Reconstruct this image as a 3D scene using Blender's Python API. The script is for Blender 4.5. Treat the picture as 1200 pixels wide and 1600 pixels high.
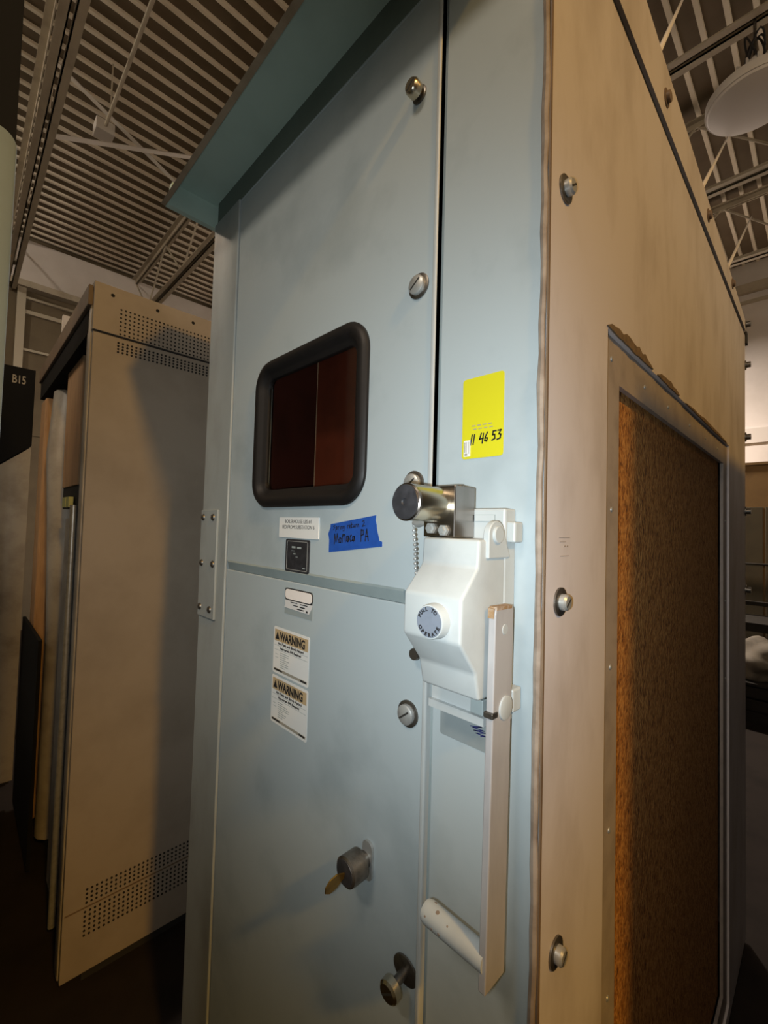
import bpy, bmesh, math, random
from mathutils import Vector, Matrix
random.seed(7)
PI = math.pi
for o in list(bpy.data.objects): bpy.data.objects.remove(o)
SC = bpy.context.scene
COL = SC.collection

# ------------------------------------------------------------------ camera
CAM_LOC = Vector((0.2152, -0.4528, 1.5))
def cam_axes(yaw=44.486, pitch=2.0236, roll=-1.5914):
    y, t, r = map(math.radians, (yaw, pitch, roll))
    fw = Vector((-math.cos(y)*math.cos(t), math.sin(y)*math.cos(t), math.sin(t)))
    rt = fw.cross(Vector((0, 0, 1))).normalized(); up = rt.cross(fw)
    return math.cos(r)*rt - math.sin(r)*up, math.sin(r)*rt + math.cos(r)*up, fw
RT, UP, FW = cam_axes()
cd = bpy.data.cameras.new('camera'); cam = bpy.data.objects.new('camera', cd); COL.objects.link(cam)
cd.sensor_fit = 'HORIZONTAL'; cd.sensor_width = 36; cd.lens = 36*677.8/1200; cd.clip_start = 0.01; cd.clip_end = 60
cam.matrix_world = Matrix(((RT.x, UP.x, -FW.x, CAM_LOC.x), (RT.y, UP.y, -FW.y, CAM_LOC.y), (RT.z, UP.z, -FW.z, CAM_LOC.z), (0, 0, 0, 1)))
SC.camera = cam

# ------------------------------------------------------------------ light and exposure
W = bpy.data.worlds.new('world'); SC.world = W; W.use_nodes = True
bg = W.node_tree.nodes['Background']; bg.inputs[0].default_value = (1.0, 0.83, 0.60, 1); bg.inputs[1].default_value = 0.85
# the phone's own flash, just left of and below the lens
fl = bpy.data.lights.new('phone_flash', 'SPOT'); flo = bpy.data.objects.new('phone_flash', fl); COL.objects.link(flo)
fl.energy = 18.5; fl.color = (0.86, 0.96, 1.0); fl.spot_size = math.radians(112); fl.spot_blend = 1.0; fl.shadow_soft_size = 0.006
flo.matrix_world = Matrix.Translation(-0.03*RT - 0.012*UP) @ cam.matrix_world
SC.view_settings.view_transform = 'Standard'; SC.view_settings.look = 'None'
SC.view_settings.exposure = 0.0; SC.view_settings.gamma = 1.0; SC.view_settings.use_curve_mapping = False
WARM_LAMP = (3.2, -0.72, 4.25)      # lit high-bay lamp over the next aisle, outside the frame

# ------------------------------------------------------------------ materials
M = {}
def mat(name, c, rough=0.5, metal=0.0, c2=None, scale=8.0, lo=0.45, hi=0.7, bump=0.0, bscale=200.0, stretch=(1, 1, 1), detail=6, spec=0.5):
    m = bpy.data.materials.new(name); m.use_nodes = True; nt = m.node_tree; b = nt.nodes['Principled BSDF']
    b.inputs['Roughness'].default_value = rough; b.inputs['Metallic'].default_value = metal
    b.inputs['Specular IOR Level'].default_value = spec
    b.inputs['Base Color'].default_value = (*c, 1)
    tc = nt.nodes.new('ShaderNodeTexCoord'); mp = nt.nodes.new('ShaderNodeMapping'); mp.inputs['Scale'].default_value = stretch
    nt.links.new(tc.outputs['Object'], mp.inputs['Vector'])
    if c2 is not None:
        n = nt.nodes.new('ShaderNodeTexNoise'); n.inputs['Scale'].default_value = scale; n.inputs['Detail'].default_value = detail; n.inputs['Roughness'].default_value = 0.6
        r = nt.nodes.new('ShaderNodeValToRGB'); r.color_ramp.elements[0].position = lo; r.color_ramp.elements[1].position = hi
        r.color_ramp.elements[0].color = (*c, 1); r.color_ramp.elements[1].color = (*c2, 1)
        nt.links.new(mp.outputs[0], n.inputs['Vector']); nt.links.new(n.outputs['Fac'], r.inputs[0]); nt.links.new(r.outputs[0], b.inputs['Base Color'])
    if bump:
        n2 = nt.nodes.new('ShaderNodeTexNoise'); n2.inputs['Scale'].default_value = bscale; n2.inputs['Detail'].default_value = 3
        bp = nt.nodes.new('ShaderNodeBump'); bp.inputs['Strength'].default_value = bump; bp.inputs['Distance'].default_value = 0.002
        nt.links.new(mp.outputs[0], n2.inputs['Vector']); nt.links.new(n2.outputs['Fac'], bp.inputs['Height']); nt.links.new(bp.outputs[0], b.inputs['Normal'])
    M[name] = m; return m
mat('front_paint', (.374, .436, .464), .42, c2=(.275, .330, .355), scale=5.5, lo=.5, hi=.8)
mat('strip_paint', (.30, .335, .34), .45, c2=(.22, .235, .235), scale=9, lo=.45, hi=.75, stretch=(1, 1, .5))
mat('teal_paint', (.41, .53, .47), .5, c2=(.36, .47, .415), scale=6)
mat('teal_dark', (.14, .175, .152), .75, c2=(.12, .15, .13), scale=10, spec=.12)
mat('front_paint_shaded', (.25, .305, .315), .5, c2=(.21, .26, .27), scale=12)  # front paint darkened to hold the shade in the door split and gap
mat('fascia_paint', (.30, .23, .16), .6, c2=(.22, .16, .10), scale=14)
mat('side_paint', (.545, .515, .53), .5, c2=(.36, .32, .305), scale=6.5, lo=.47, hi=.78, stretch=(1, 1, .45))
mat('side_frame', (.33, .29, .265), .5, c2=(.25, .22, .20), scale=20)
mat('caulk', (.30, .25, .205), .6, c2=(.20, .155, .12), scale=25, lo=.4, hi=.6)
mat('sealant', (.17, .115, .06), .75, c2=(.10, .07, .04), scale=80, lo=.4, hi=.65, bump=.5, bscale=300)
mat('gap_black', (.02, .018, .015), .8)
mat('rubber', (.007, .006, .006), .5, c2=(.010, .008, .008), scale=40, spec=.35)
mat('barrier_red', (.16, .035, .018), .5, c2=(.11, .025, .014), scale=10)
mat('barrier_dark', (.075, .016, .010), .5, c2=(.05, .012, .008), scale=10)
mat('barrier_edge', (.45, .33, .24), .6)
mat('zinc', (.46, .47, .46), .38, .55, c2=(.34, .34, .33), scale=60)
mat('zinc_dark', (.20, .185, .165), .38, .9, c2=(.10, .09, .08), scale=70)
mat('steel_satin', (.30, .27, .245), .27, 1.0, c2=(.25, .225, .20), scale=6, stretch=(8, 8, 1))
mat('brass_worn', (.52, .47, .36), .26, 1.0, c2=(.48, .43, .34), scale=16)
mat('brass', (.40, .25, .06), .35, .9, c2=(.30, .19, .05), scale=60)
mat('black_plastic', (.02, .02, .023), .45, c2=(.035, .035, .04), scale=60)
mat('mech_paint', (.40, .43, .435), .42, c2=(.34, .36, .365), scale=14, lo=.46, hi=.75)
mat('handle_paint', (.35, .345, .35), .42, c2=(.265, .255, .26), scale=16, lo=.45, hi=.72, stretch=(1, 1, .35))
mat('rust_yellow', (.25, .15, .07), .7, c2=(.36, .31, .26), scale=140)
mat('knob_face', (.165, .19, .235), .5, c2=(.14, .165, .205), scale=90)
mat('ink', (.012, .012, .014), .6)
mat('pen', (.02, .025, .12), .6)
mat('white_label', (.68, .69, .68), .45)
mat('tape_white', (.60, .60, .60), .5)
mat('warn_orange', (.44, .33, .19), .5)
mat('label_grey', (.27, .315, .32), .5, c2=(.25, .29, .30), scale=30)
mat('tape_grey', (.235, .27, .28), .5, c2=(.215, .25, .26), scale=30)
mat('footer', (.30, .28, .23), .5)
mat('yellow_label', (.56, .525, .010), .5)
mat('blue_tape', (.012, .075, .36), .55, c2=(.010, .06, .30), scale=60)
mat('beige_cabinet', (.345, .292, .232), .5, c2=(.29, .243, .19), scale=4)
mat('hole', (.012, .010, .008), .9)
mat('rail_brown', (.17, .115, .07), .55, c2=(.12, .08, .05), scale=10)
mat('wood_tan', (.42, .25, .12), .6, c2=(.30, .17, .08), scale=12, stretch=(4, 4, .5))
mat('grey_sheet', (.38, .35, .30), .4, c2=(.26, .23, .19), scale=8)
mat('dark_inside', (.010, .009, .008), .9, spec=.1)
mat('green_yellow', (.45, .46, .16), .5)
mat('pale_door', (.21, .265, .27), .55, c2=(.19, .24, .245), scale=6)
mat('black_panel', (.006, .006, .006), .8, spec=.2)
mat('print_tan', (.35, .31, .24), .6)
mat('floor_concrete', (.022, .017, .014), .95, c2=(.015, .012, .010), scale=5, spec=.1)
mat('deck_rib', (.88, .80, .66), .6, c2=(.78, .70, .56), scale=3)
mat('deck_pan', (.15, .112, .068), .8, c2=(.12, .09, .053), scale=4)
mat('joist_paint', (.50, .44, .34), .6, c2=(.40, .345, .26), scale=7)
mat('white_paint', (.70, .66, .62), .6)
mat('wall_white', (.76, .71, .675), .7, c2=(.68, .63, .59), scale=2)
mat('wall_tan', (.17, .135, .085), .75, c2=(.14, .11, .07), scale=3)
mat('window_frame', (.52, .47, .37), .6)
mat('lamp_white', (.80, .775, .75), .55)
mat('lamp_body', (.72, .70, .68), .45)
mat('locker_tan', (.20, .115, .036), .6, c2=(.16, .09, .028), scale=6)
mat('locker_door', (.065, .05, .024), .7, c2=(.05, .038, .018), scale=6)
mat('junk_dark', (.022, .019, .015), .8, c2=(.013, .011, .009), scale=20, spec=.2)
mat('junk_pale', (.15, .125, .09), .8, c2=(.09, .075, .055), scale=12)

def rust_mat():
    m = bpy.data.materials.new('rusty_filter'); m.use_nodes = True; nt = m.node_tree; b = nt.nodes['Principled BSDF']
    b.inputs['Roughness'].default_value = .85
    tc = nt.nodes.new('ShaderNodeTexCoord'); mp = nt.nodes.new('ShaderNodeMapping'); mp.inputs['Scale'].default_value = (1, 1.6, .7)
    v = nt.nodes.new('ShaderNodeTexVoronoi'); v.inputs['Scale'].default_value = 230
    n = nt.nodes.new('ShaderNodeTexNoise'); n.inputs['Scale'].default_value = 90; n.inputs['Detail'].default_value = 5
    r = nt.nodes.new('ShaderNodeValToRGB'); e = r.color_ramp.elements
    e[0].position = .30; e[0].color = (.05, .017, .003, 1); e[1].position = .74; e[1].color = (.50, .25, .07, 1)
    k = r.color_ramp.elements.new(.5); k.color = (.29, .11, .016, 1)
    mx = nt.nodes.new('ShaderNodeMath'); mx.operation = 'MULTIPLY_ADD'; mx.inputs[1].default_value = .45
    bp = nt.nodes.new('ShaderNodeBump'); bp.inputs['Strength'].default_value = 1.0; bp.inputs['Distance'].default_value = .004
    L = nt.links.new
    L(tc.outputs['Object'], mp.inputs[0]); L(mp.outputs[0], v.inputs['Vector']); L(mp.outputs[0], n.inputs['Vector'])
    L(v.outputs['Distance'], mx.inputs[0]); L(n.outputs['Fac'], mx.inputs[2]); sub = nt.nodes.new('ShaderNodeMath'); sub.operation = 'SUBTRACT'; sub.inputs[1].default_value = .14
    L(mx.outputs[0], sub.inputs[0]); L(sub.outputs[0], r.inputs[0]); L(r.outputs[0], b.inputs['Base Color']); L(mx.outputs[0], bp.inputs['Height']); L(bp.outputs[0], b.inputs['Normal'])
    M['rusty_filter'] = m
rust_mat()
def glass_mat():
    m = bpy.data.materials.new('window_glass'); m.use_nodes = True; nt = m.node_tree
    for n in list(nt.nodes): nt.nodes.remove(n)
    out = nt.nodes.new('ShaderNodeOutputMaterial'); mx = nt.nodes.new('ShaderNodeMixShader')
    t = nt.nodes.new('ShaderNodeBsdfTransparent'); t.inputs[0].default_value = (.80, .78, .74, 1)
    g = nt.nodes.new('ShaderNodeBsdfGlossy'); g.inputs['Roughness'].default_value = .03
    f = nt.nodes.new('ShaderNodeLayerWeight'); f.inputs['Blend'].default_value = .5
    pw = nt.nodes.new('ShaderNodeMath'); pw.operation = 'POWER'; pw.inputs[1].default_value = 4
    ad = nt.nodes.new('ShaderNodeMath'); ad.operation = 'MULTIPLY_ADD'; ad.inputs[1].default_value = .4; ad.inputs[2].default_value = .012
    nt.links.new(f.outputs['Facing'], pw.inputs[0]); nt.links.new(pw.outputs[0], ad.inputs[0]); nt.links.new(ad.outputs[0], mx.inputs[0]); nt.links.new(t.outputs[0], mx.inputs[1]); nt.links.new(g.outputs[0], mx.inputs[2]); nt.links.new(mx.outputs[0], out.inputs[0])
    M['window_glass'] = m
glass_mat()
def emit_mat(name, c, s):
    m = bpy.data.materials.new(name); m.use_nodes = True; b = m.node_tree.nodes['Principled BSDF']
    b.inputs['Base Color'].default_value = (*c, 1); b.inputs['Emission Color'].default_value = (*c, 1); b.inputs['Emission Strength'].default_value = s
    M[name] = m
emit_mat('lamp_lit', (1.0, .62, .28), 4.0)

# ------------------------------------------------------------------ mesh helpers (world coordinates)
def box(bm, x0, x1, y0, y1, z0, z1):
    x0, x1 = min(x0, x1), max(x0, x1); y0, y1 = min(y0, y1), max(y0, y1); z0, z1 = min(z0, z1), max(z0, z1)
    v = [bm.verts.new(p) for p in ((x0,y0,z0),(x1,y0,z0),(x1,y1,z0),(x0,y1,z0),(x0,y0,z1),(x1,y0,z1),(x1,y1,z1),(x0,y1,z1))]
    for f in ((0,3,2,1),(4,5,6,7),(0,1,5,4),(1,2,6,5),(2,3,7,6),(3,0,4,7)): bm.faces.new([v[i] for i in f])
    return bm
def B(*a, bev=0.0, seg=2):
    bm = bmesh.new(); box(bm, *a)
    if bev: bmesh.ops.bevel(bm, geom=bm.edges[:], offset=bev, segments=seg, profile=.5, affect='EDGES')
    return bm
def boxes(l):
    bm = bmesh.new()
    for a in l: box(bm, *a)
    return bm
def prism(bm, pts, a0, a1, axis):
    """extrude a 2D outline along an axis; pts are (u,v): axis x->(y,z), y->(x,z), z->(x,y)"""
    def P(u, v, a): return (a, u, v) if axis == 'x' else (u, a, v) if axis == 'y' else (u, v, a)
    r0 = [bm.verts.new(P(u, v, a0)) for u, v in pts]; r1 = [bm.verts.new(P(u, v, a1)) for u, v in pts]
    n = len(pts); bm.faces.new(r0); bm.faces.new(r1[::-1])
    for i in range(n): bm.faces.new([r0[i], r1[i], r1[(i+1) % n], r0[(i+1) % n]])
    bmesh.ops.recalc_face_normals(bm, faces=bm.faces[:]); return bm
def PR(pts, a0, a1, axis, bev=0.0, seg=2):
    bm = bmesh.new(); prism(bm, pts, a0, a1, axis)
    if bev: bmesh.ops.bevel(bm, geom=bm.edges[:], offset=bev, segments=seg, profile=.5, affect='EDGES')
    return bm
def basis(ax):
    ax = Vector(ax).normalized(); u = ax.cross(Vector((0, 0, 1)))
    if u.length < 1e-4: u = Vector((1, 0, 0))
    u.normalize(); return ax, u, ax.cross(u)
def lathe(bm, c, ax, prof, n=24):
    """prof: (distance along axis, radius)"""
    ax, u, w = basis(ax); c = Vector(c); rings = []
    for t, r in prof:
        rings.append([bm.verts.new(c + ax*t + (u*math.cos(2*PI*i/n) + w*math.sin(2*PI*i/n))*max(r, 1e-5)) for i in range(n)])
    for a, b in zip(rings, rings[1:]):
        for i in range(n): bm.faces.new([a[i], a[(i+1) % n], b[(i+1) % n], b[i]])
    bm.faces.new(rings[0][::-1]); bm.faces.new(rings[-1]); bmesh.ops.recalc_face_normals(bm, faces=bm.faces[:]); return bm
def LA(c, ax, prof, n=24): return lathe(bmesh.new(), c, ax, prof, n)
def tube(bm, pts, r, n=10):
    pts = [Vector(p) for p in pts]; rings = []
    u0 = None
    for i, p in enumerate(pts):
        d = (pts[min(i+1, len(pts)-1)] - pts[max(i-1, 0)]).normalized()
        if u0 is None: _, u0, _ = basis(d)
        u = (u0 - d*u0.dot(d)).normalized(); w = d.cross(u); u0 = u
        rr = r[i] if isinstance(r, (list, tuple)) else r
        rings.append([bm.verts.new(p + (u*math.cos(2*PI*k/n) + w*math.sin(2*PI*k/n))*rr) for k in range(n)])
    for a, b in zip(rings, rings[1:]):
        for k in range(n): bm.faces.new([a[k], a[(k+1) % n], b[(k+1) % n], b[k]])
    bm.faces.new(rings[0][::-1]); bm.faces.new(rings[-1]); bmesh.ops.recalc_face_normals(bm, faces=bm.faces[:]); return bm
def TU(pts, r, n=10): return tube(bmesh.new(), pts, r, n)
def rrect(x0, x1, z0, z1, r, n=6):
    out = []
    for cx, cz, a in ((x1-r, z1-r, 0), (x0+r, z1-r, 90), (x0+r, z0+r, 180), (x1-r, z0+r, 270)):
        for i in range(n+1):
            t = math.radians(a + 90*i/n); out.append((cx + r*math.cos(t), cz + r*math.sin(t)))
    return out

ROOTLOC = {}
def wloc(o):
    v = Vector((0, 0, 0))
    while o is not None: v = v + o.location; o = o.parent
    return v
def obj(name, bm, m, parent=None, smooth=False):
    me = bpy.data.meshes.new(name)
    off = wloc(parent) if parent else Vector((0, 0, 0))
    if off.length: bmesh.ops.translate(bm, verts=bm.verts[:], vec=-off)
    bm.to_mesh(me); bm.free(); me.materials.append(M[m])
    if smooth:
        for p in me.polygons: p.use_smooth = True
        try: me.set_sharp_from_angle(angle=math.radians(38))
        except Exception: pass
    o = bpy.data.objects.new(name, me); COL.objects.link(o); o.parent = parent
    return o
def at(name, me_obj, loc, parent):
    """a copy of a part sharing its mesh, moved by loc"""
    c = me_obj.copy(); c.name = name; COL.objects.link(c); c.parent = parent; c.location = Vector(me_obj.location) + Vector(loc); return c
def tag(o, label, cat, group=None):
    o['label'] = label; o['category'] = cat
    if group: o['group'] = group
    return o
def lab(o, label): o['label'] = label; return o
def thing(name, loc, label, cat, group=None):
    o = bpy.data.objects.new(name, None); o.empty_display_size = .1; COL.objects.link(o); o.location = loc; tag(o, label, cat, group); return o
def struct(o): o['kind'] = 'structure'; return o
def stuff(o): o['kind'] = 'stuff'; return o

def text_bm(body, size, origin, d, rot=0.0, bold=0.0, sx=1.0, align='LEFT', plane='front', th=.0002):
    """printed lettering lying on a face; plane 'front' faces -y at y=-d, 'side' faces +x at x=d"""
    cu = bpy.data.curves.new('t', 'FONT'); cu.body = body; cu.size = size; cu.align_x = align; cu.offset = bold; cu.extrude = th; cu.resolution_u = 3
    to = bpy.data.objects.new('t', cu); COL.objects.link(to)
    bpy.context.view_layer.update()
    me = bpy.data.meshes.new_from_object(to.evaluated_get(bpy.context.evaluated_depsgraph_get()))
    bm = bmesh.new(); bm.from_mesh(me); bpy.data.objects.remove(to); bpy.data.meshes.remove(me)
    cr, sr = math.cos(rot), math.sin(rot)
    for v in bm.verts:
        u, w, t = v.co.x*sx, v.co.y, v.co.z
        a, b = u*cr - w*sr + origin[0], u*sr + w*cr + origin[1]
        v.co = Vector((a, -d - t, b)) if plane == 'front' else Vector((d + t, a, b))
    return bm
def merge(bms):
    out = bmesh.new()
    for b in bms:
        me = bpy.data.meshes.new('m'); b.to_mesh(me); b.free(); out.from_mesh(me); bpy.data.meshes.remove(me)
    return out
def strokes(lines, origin, su, sv, w, d, shear=0.0, rot=0.0):
    """marker strokes: polylines in letter space laid on the front face as thin ribbons"""
    bm = bmesh.new(); cr, sr = math.cos(rot), math.sin(rot)
    for ln in lines:
        P = []
        for u, v in ln:
            a, b = u*su + v*sv*shear, v*sv
            P.append(Vector((origin[0] + a*cr - b*sr, 0, origin[1] + a*sr + b*cr)))
        for p, q in zip(P, P[1:]):
            t = (q - p)
            if t.length < 1e-7: continue
            t.normalize(); n = Vector((-t.z, 0, t.x))*w/2; e = t*w*.4
            c = [p-e-n, q+e-n, q+e+n, p-e+n]
            lo = [bm.verts.new((k.x, -d, k.z)) for k in c]; hi = [bm.verts.new((k.x, -d-.0002, k.z)) for k in c]
            bm.faces.new(hi); bm.faces.new(lo[::-1])
            for i in range(4): bm.faces.new([lo[i], lo[(i+1) % 4], hi[(i+1) % 4], hi[i]])
    bmesh.ops.recalc_face_normals(bm, faces=bm.faces[:]); return bm
def plate(x0, x1, z0, z1, d0, d1, r=0.0): return PR(rrect(x0, x1, z0, z1, r, 4), -d0, -d1, 'y') if r else B(x0, x1, -d1, -d0, z0, z1)

# ------------------------------------------------------------------ the room
CEIL = 5.3
struct(obj('floor', B(-7.3, 4.2, -4.0, 7.2, -.1, 0), 'floor_concrete'))
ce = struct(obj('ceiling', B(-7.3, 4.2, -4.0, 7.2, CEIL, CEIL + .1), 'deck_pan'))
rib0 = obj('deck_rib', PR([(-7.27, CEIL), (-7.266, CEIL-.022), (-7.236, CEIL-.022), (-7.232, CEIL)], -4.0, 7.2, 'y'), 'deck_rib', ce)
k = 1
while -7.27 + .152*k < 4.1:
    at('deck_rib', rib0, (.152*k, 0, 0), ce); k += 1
wl = struct(obj('wall_left', B(-7.5, -7.3, -4.0, 7.2, 0, CEIL), 'wall_tan'))
obj('soffit_band', B(-7.3, -7.22, -4.0, 7.1, 4.63, 5.2), 'wall_white', wl)
obj('soffit_underside', B(-7.3, -7.16, -4.0, 7.1, 4.55, 4.63), 'joist_paint', wl)
wi = struct(obj('window_1', B(-7.3, -7.285, .05, 2.2, 2.6, 4.5), 'wall_tan'))
for zz, w in ((4.42, .03), (4.22, .05), (3.72, .03)): obj('window_bar', B(-7.285, -7.24, .05, 2.2, zz, zz + w), 'window_frame', wi)
for yy in (-.02, 1.1, 2.15): obj('window_post', B(-7.285, -7.22, yy, yy + .09, 2.6, 4.55), 'window_frame', wi)
wb = struct(obj('wall_back', B(-7.5, 4.2, 7.2, 7.4, 0, CEIL), 'wall_white'))
struct(obj('wall_front', B(-7.5, 4.2, -4.2, -4.0, 0, CEIL), 'wall_tan'))
struct(obj('wall_right', B(4.2, 4.4, -4.2, 7.4, 0, 2.7), 'wall_tan'))
struct(obj('trim_1', boxes([(-7.3, 4.2, 7.12, 7.2, 4.86, 4.98), (-7.3, 4.2, 7.16, 7.2, 4.72, 4.76)]), 'joist_paint'))
struct(obj('trim_2', boxes([(-7.3, 4.2, 7.165, 7.2, 2.78, 2.98)]), 'white_paint'))

# roof joists: two angle chords top and bottom with zigzag webs
def joist(y, label, bot=4.5, x0=-7.25, x1=4.1):
    t = thing('roof_joist', (x0, y, CEIL - .05), label, 'beam', 'steel roof joists')
    for s in (-1, 1):
        for z, dz in ((bot, .055), (CEIL - .10, -.055)):
            a = y + s*.012; b = y + s*.066
            obj('chord_angle', boxes([(x0, x1, a, b, z, z + .008*(1 if dz > 0 else -1)), (x0, x1, a, a + s*.008, z, z + dz)]), 'joist_paint', t)
    n = 17; st = (x1 - x0)/n
    for i in range(n):
        a, b = x0 + i*st, x0 + (i+1)*st; z0, z1 = bot + .03, CEIL - .13
        obj('web_rod', TU([(a, y, z0 if i % 2 else z1), (b, y, z1 if i % 2 else z0)], .011, 8), 'joist_paint', t)
    return t
joist(-.10, 'nearest pale steel roof joist crossing the ceiling at upper left')
joist(1.36, 'steel roof joist with zigzag webs seen just left of the blue cabinet')
joist(2.72, 'steel roof joist directly behind the hanging lamp')
joist(4.12, 'steel roof joist below the hanging lamp in the picture')
joist(5.50, 'farthest steel roof joist near the white back wall')
for i, (lab_, p, q) in enumerate((('bridging angle rising towards the blue canopy among crossed ceiling braces', (-4.05, -.05, 4.52), (-4.05, 1.32, 5.16)),
                                ('bridging angle falling towards the blue canopy among crossed ceiling braces', (-4.10, -.05, 5.16), (-4.10, 1.32, 4.52)))):
    tag(obj('bridging_angle', TU([p, q], .02, 4), 'white_paint'), lab_, 'brace', 'cross bridging of the roof')
cn = thing('conduit', (-2.0, .30, 4.9), 'thin conduit under the ribbed ceiling ending at a pale box', 'conduit')
obj('pipe', TU([(-.4, .30, 4.9), (-4.15, .31, 4.9)], .014, 8), 'joist_paint', cn)
obj('junction_box', B(-4.26, -4.12, .24, .38, 4.85, 4.95, bev=.006), 'white_paint', cn)
for x in (-1.2, -2.6, -3.9): obj('hanger', TU([(x, .30, 4.9), (x, .30, CEIL - .03)], .006, 6), 'joist_paint', cn)

# ------------------------------------------------------------------ the blue-grey switchgear cabinet
XL, XS = -.906, -.766     # left edge of front, right edge of the left strip
XD = -.155                # right edge of the doors
ZT = 2.274                # top of the doors
g = thing('switchgear_cabinet', (-.45, .85, 0), 'tall blue-grey electrical switchgear cabinet with window, lever handle and cream side', 'cabinet')
obj('left_strip', B(XL, XS, -.004, .03, .02, 2.28, bev=.0025), 'strip_paint', g)
obj('upper_door', boxes([(XS + .004, -.62, 0, .02, 1.4125, ZT), (-.31, XD, 0, .02, 1.4125, ZT), (-.62, -.31, 0, .02, 1.815, ZT), (-.62, -.31, 0, .02, 1.4125, 1.555)]), 'front_paint', g)
obj('door_edge', B(XD - .007, XD, -.0025, .016, .04, ZT, bev=.002), 'mech_paint', g)
obj('lower_door', B(XS + .004, XD - .004, 0, .02, .04, 1.393, bev=.002), 'front_paint', g)
lip = obj('split_strip', PR([(.006, 1.392), (.006, 1.414), (.0, 1.414), (-.003, 1.411), (.002, 1.394)], XS + .012, -.20, 'x'), 'front_paint_shaded', g)
obj('split_gap', B(XS + .004, XD, .008, .02, 1.388, 1.416), 'gap_black', g)
obj('front_panel', B(XD + .0045, -.0035, .006, .03, .02, 2.28, bev=.0015), 'front_paint', g)
obj('door_gap', B(XD - .004, XD + .008, .0085, .024, .03, 2.28), 'front_paint_shaded', g)
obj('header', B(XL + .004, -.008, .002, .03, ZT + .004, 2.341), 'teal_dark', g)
obj('door_top_edge', B(XS + .004, XD, -.001, .02, ZT, ZT + .003), 'front_paint', g)
# corner sealant
pts = []; rad = []
z = .02
while z < 2.29:
    pts.append((-.0062 + random.uniform(-.0009, .0009), .0062 + random.uniform(-.0004, .0004), z)); rad.append(random.uniform(.0036, .0052)); z += .035
obj('corner_sealant', TU(pts, rad, 8), 'caulk', g, True)
obj('corner_gap', B(-.0016, .0004, .0055, .009, .02, 2.284), 'rail_brown', g)
# side
obj('side_sheet', boxes([(-.003, 0, .008, .034, .02, 2.285), (-.02, 0, .034, .195, .02, 2.285), (-.02, 0, 1.305, 1.70, .02, 2.285), (-.02, 0, .195, 1.305, 1.792, 2.285), (-.02, 0, .195, 1.305, .02, .06)]), 'side_paint', g)
obj('back_sheet', B(-.905, -.001, 1.70, 1.715, .02, 2.32), 'side_paint', g)
obj('left_sheet', B(XL, XL + .003, .03, 1.70, .02, 2.28), 'strip_paint', g)
obj('base_channel', boxes([(-.90, -.004, .03, .08, 0, .03), (-.90, -.004, 1.62, 1.69, 0, .03)]), 'rail_brown', g)
fr = obj('filter_frame', boxes([(-.014, -.006, .195, .265, .06, 1.792), (-.014, -.006, 1.235, 1.305, .06, 1.792), (-.014, -.006, .265, 1.235, 1.728, 1.792), (-.014, -.006, .265, 1.235, .06, .13)]), 'side_frame', g)
rv = None
for (y, z) in ((.2283, 1.759), (.397, 1.7585), (.559, 1.758), (.756, 1.758), (.945, 1.758), (1.13, 1.758), (.234, 1.5356), (.2348, 1.3056), (.2356, 1.073), (.2356, .84), (1.27, 1.55), (1.27, 1.30), (1.27, 1.06)):
    if rv is None: rv = obj('rivet', LA((-.006, y, z), (1, 0, 0), [(0, .0042), (.0014, .0036), (.0024, .0015)], 12), 'zinc', fr, True); r0 = (y, z)
    else: at('rivet', rv, (0, y - r0[0], z - r0[1]), fr)
obj('rusty_filter', B(-.032, -.020, .255, 1.245, .12, 1.735), 'rusty_filter', g)
# torn sealant patches along the top of the filter frame
def blob(y0, y1, zc, h, seed):
    rnd = random.Random(seed); n = 14; top = []; bot = []
    for i in range(n + 1):
        t = i/n; e = math.sin(PI*t)**.5; top.append((y0 + (y1-y0)*t, zc + h*e*rnd.uniform(.5, 1))); bot.append((y0 + (y1-y0)*t, zc - .25*h*e*rnd.uniform(.3, 1) - .0005))
    return PR(top + bot[::-1], 0.0, .0022, 'x')
for a in ((.19, .42, 1.795, .016, 1), (.45, .62, 1.794, .012, 2), (.68, 1.25, 1.792, .008, 3)): obj('sealant_patch', blob(*a), 'sealant', g)
# washers and slotted bolts
def bolt_mesh(c, ax, name='bolt', head=.0125, hl=.012, wr=.018, m='zinc', off=.0):
    b = obj(name, LA(Vector(c) + Vector(ax)*off, ax, [(0, head*.8), (.002, head), (hl*.8, head), (hl, head*.8)], 20), m, g, True)
    obj('washer', LA(Vector(c), ax, [(0, wr), (.0022, wr), (.003, wr*.9)], 24), 'zinc_dark', b, True)
    A, u, w = basis(ax); cc = Vector(c) + A*(hl + off - .0004); s = (u*.8 + w*.6).normalized(); n = A.cross(s)
    bm = bmesh.new(); q = [cc - s*head*.75 - n*.0012, cc + s*head*.75 - n*.0012, cc + s*head*.75 + n*.0012, cc - s*head*.75 + n*.0012]
    lo = [bm.verts.new(k) for k in q]; hi = [bm.verts.new(k + A*.0008) for k in q]; bm.faces.new(lo[::-1]); bm.faces.new(hi)
    for i in range(4): bm.faces.new([lo[i], lo[(i+1) % 4], hi[(i+1) % 4], hi[i]])
    obj('slot', bm, 'gap_black', b)
    if off: obj('shank', LA(Vector(c), ax, [(0, .006), (off + .002, .006)], 12), 'zinc_dark', b, True)
    return b
bolt_mesh((-.195, 0, 2.13), (0, -1, 0), hl=.016, head=.0115, wr=.0125, m='brass_worn', off=.006)
for z in (1.843, 1.562, 1.246): bolt_mesh((-.187, 0, z), (0, -1, 0), head=.0135, hl=.010)
bolt_mesh((-.180, 0, .912), (.05, -1, -.10), head=.0145, hl=.014, wr=.020, m='brass_worn', off=.024)
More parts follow.
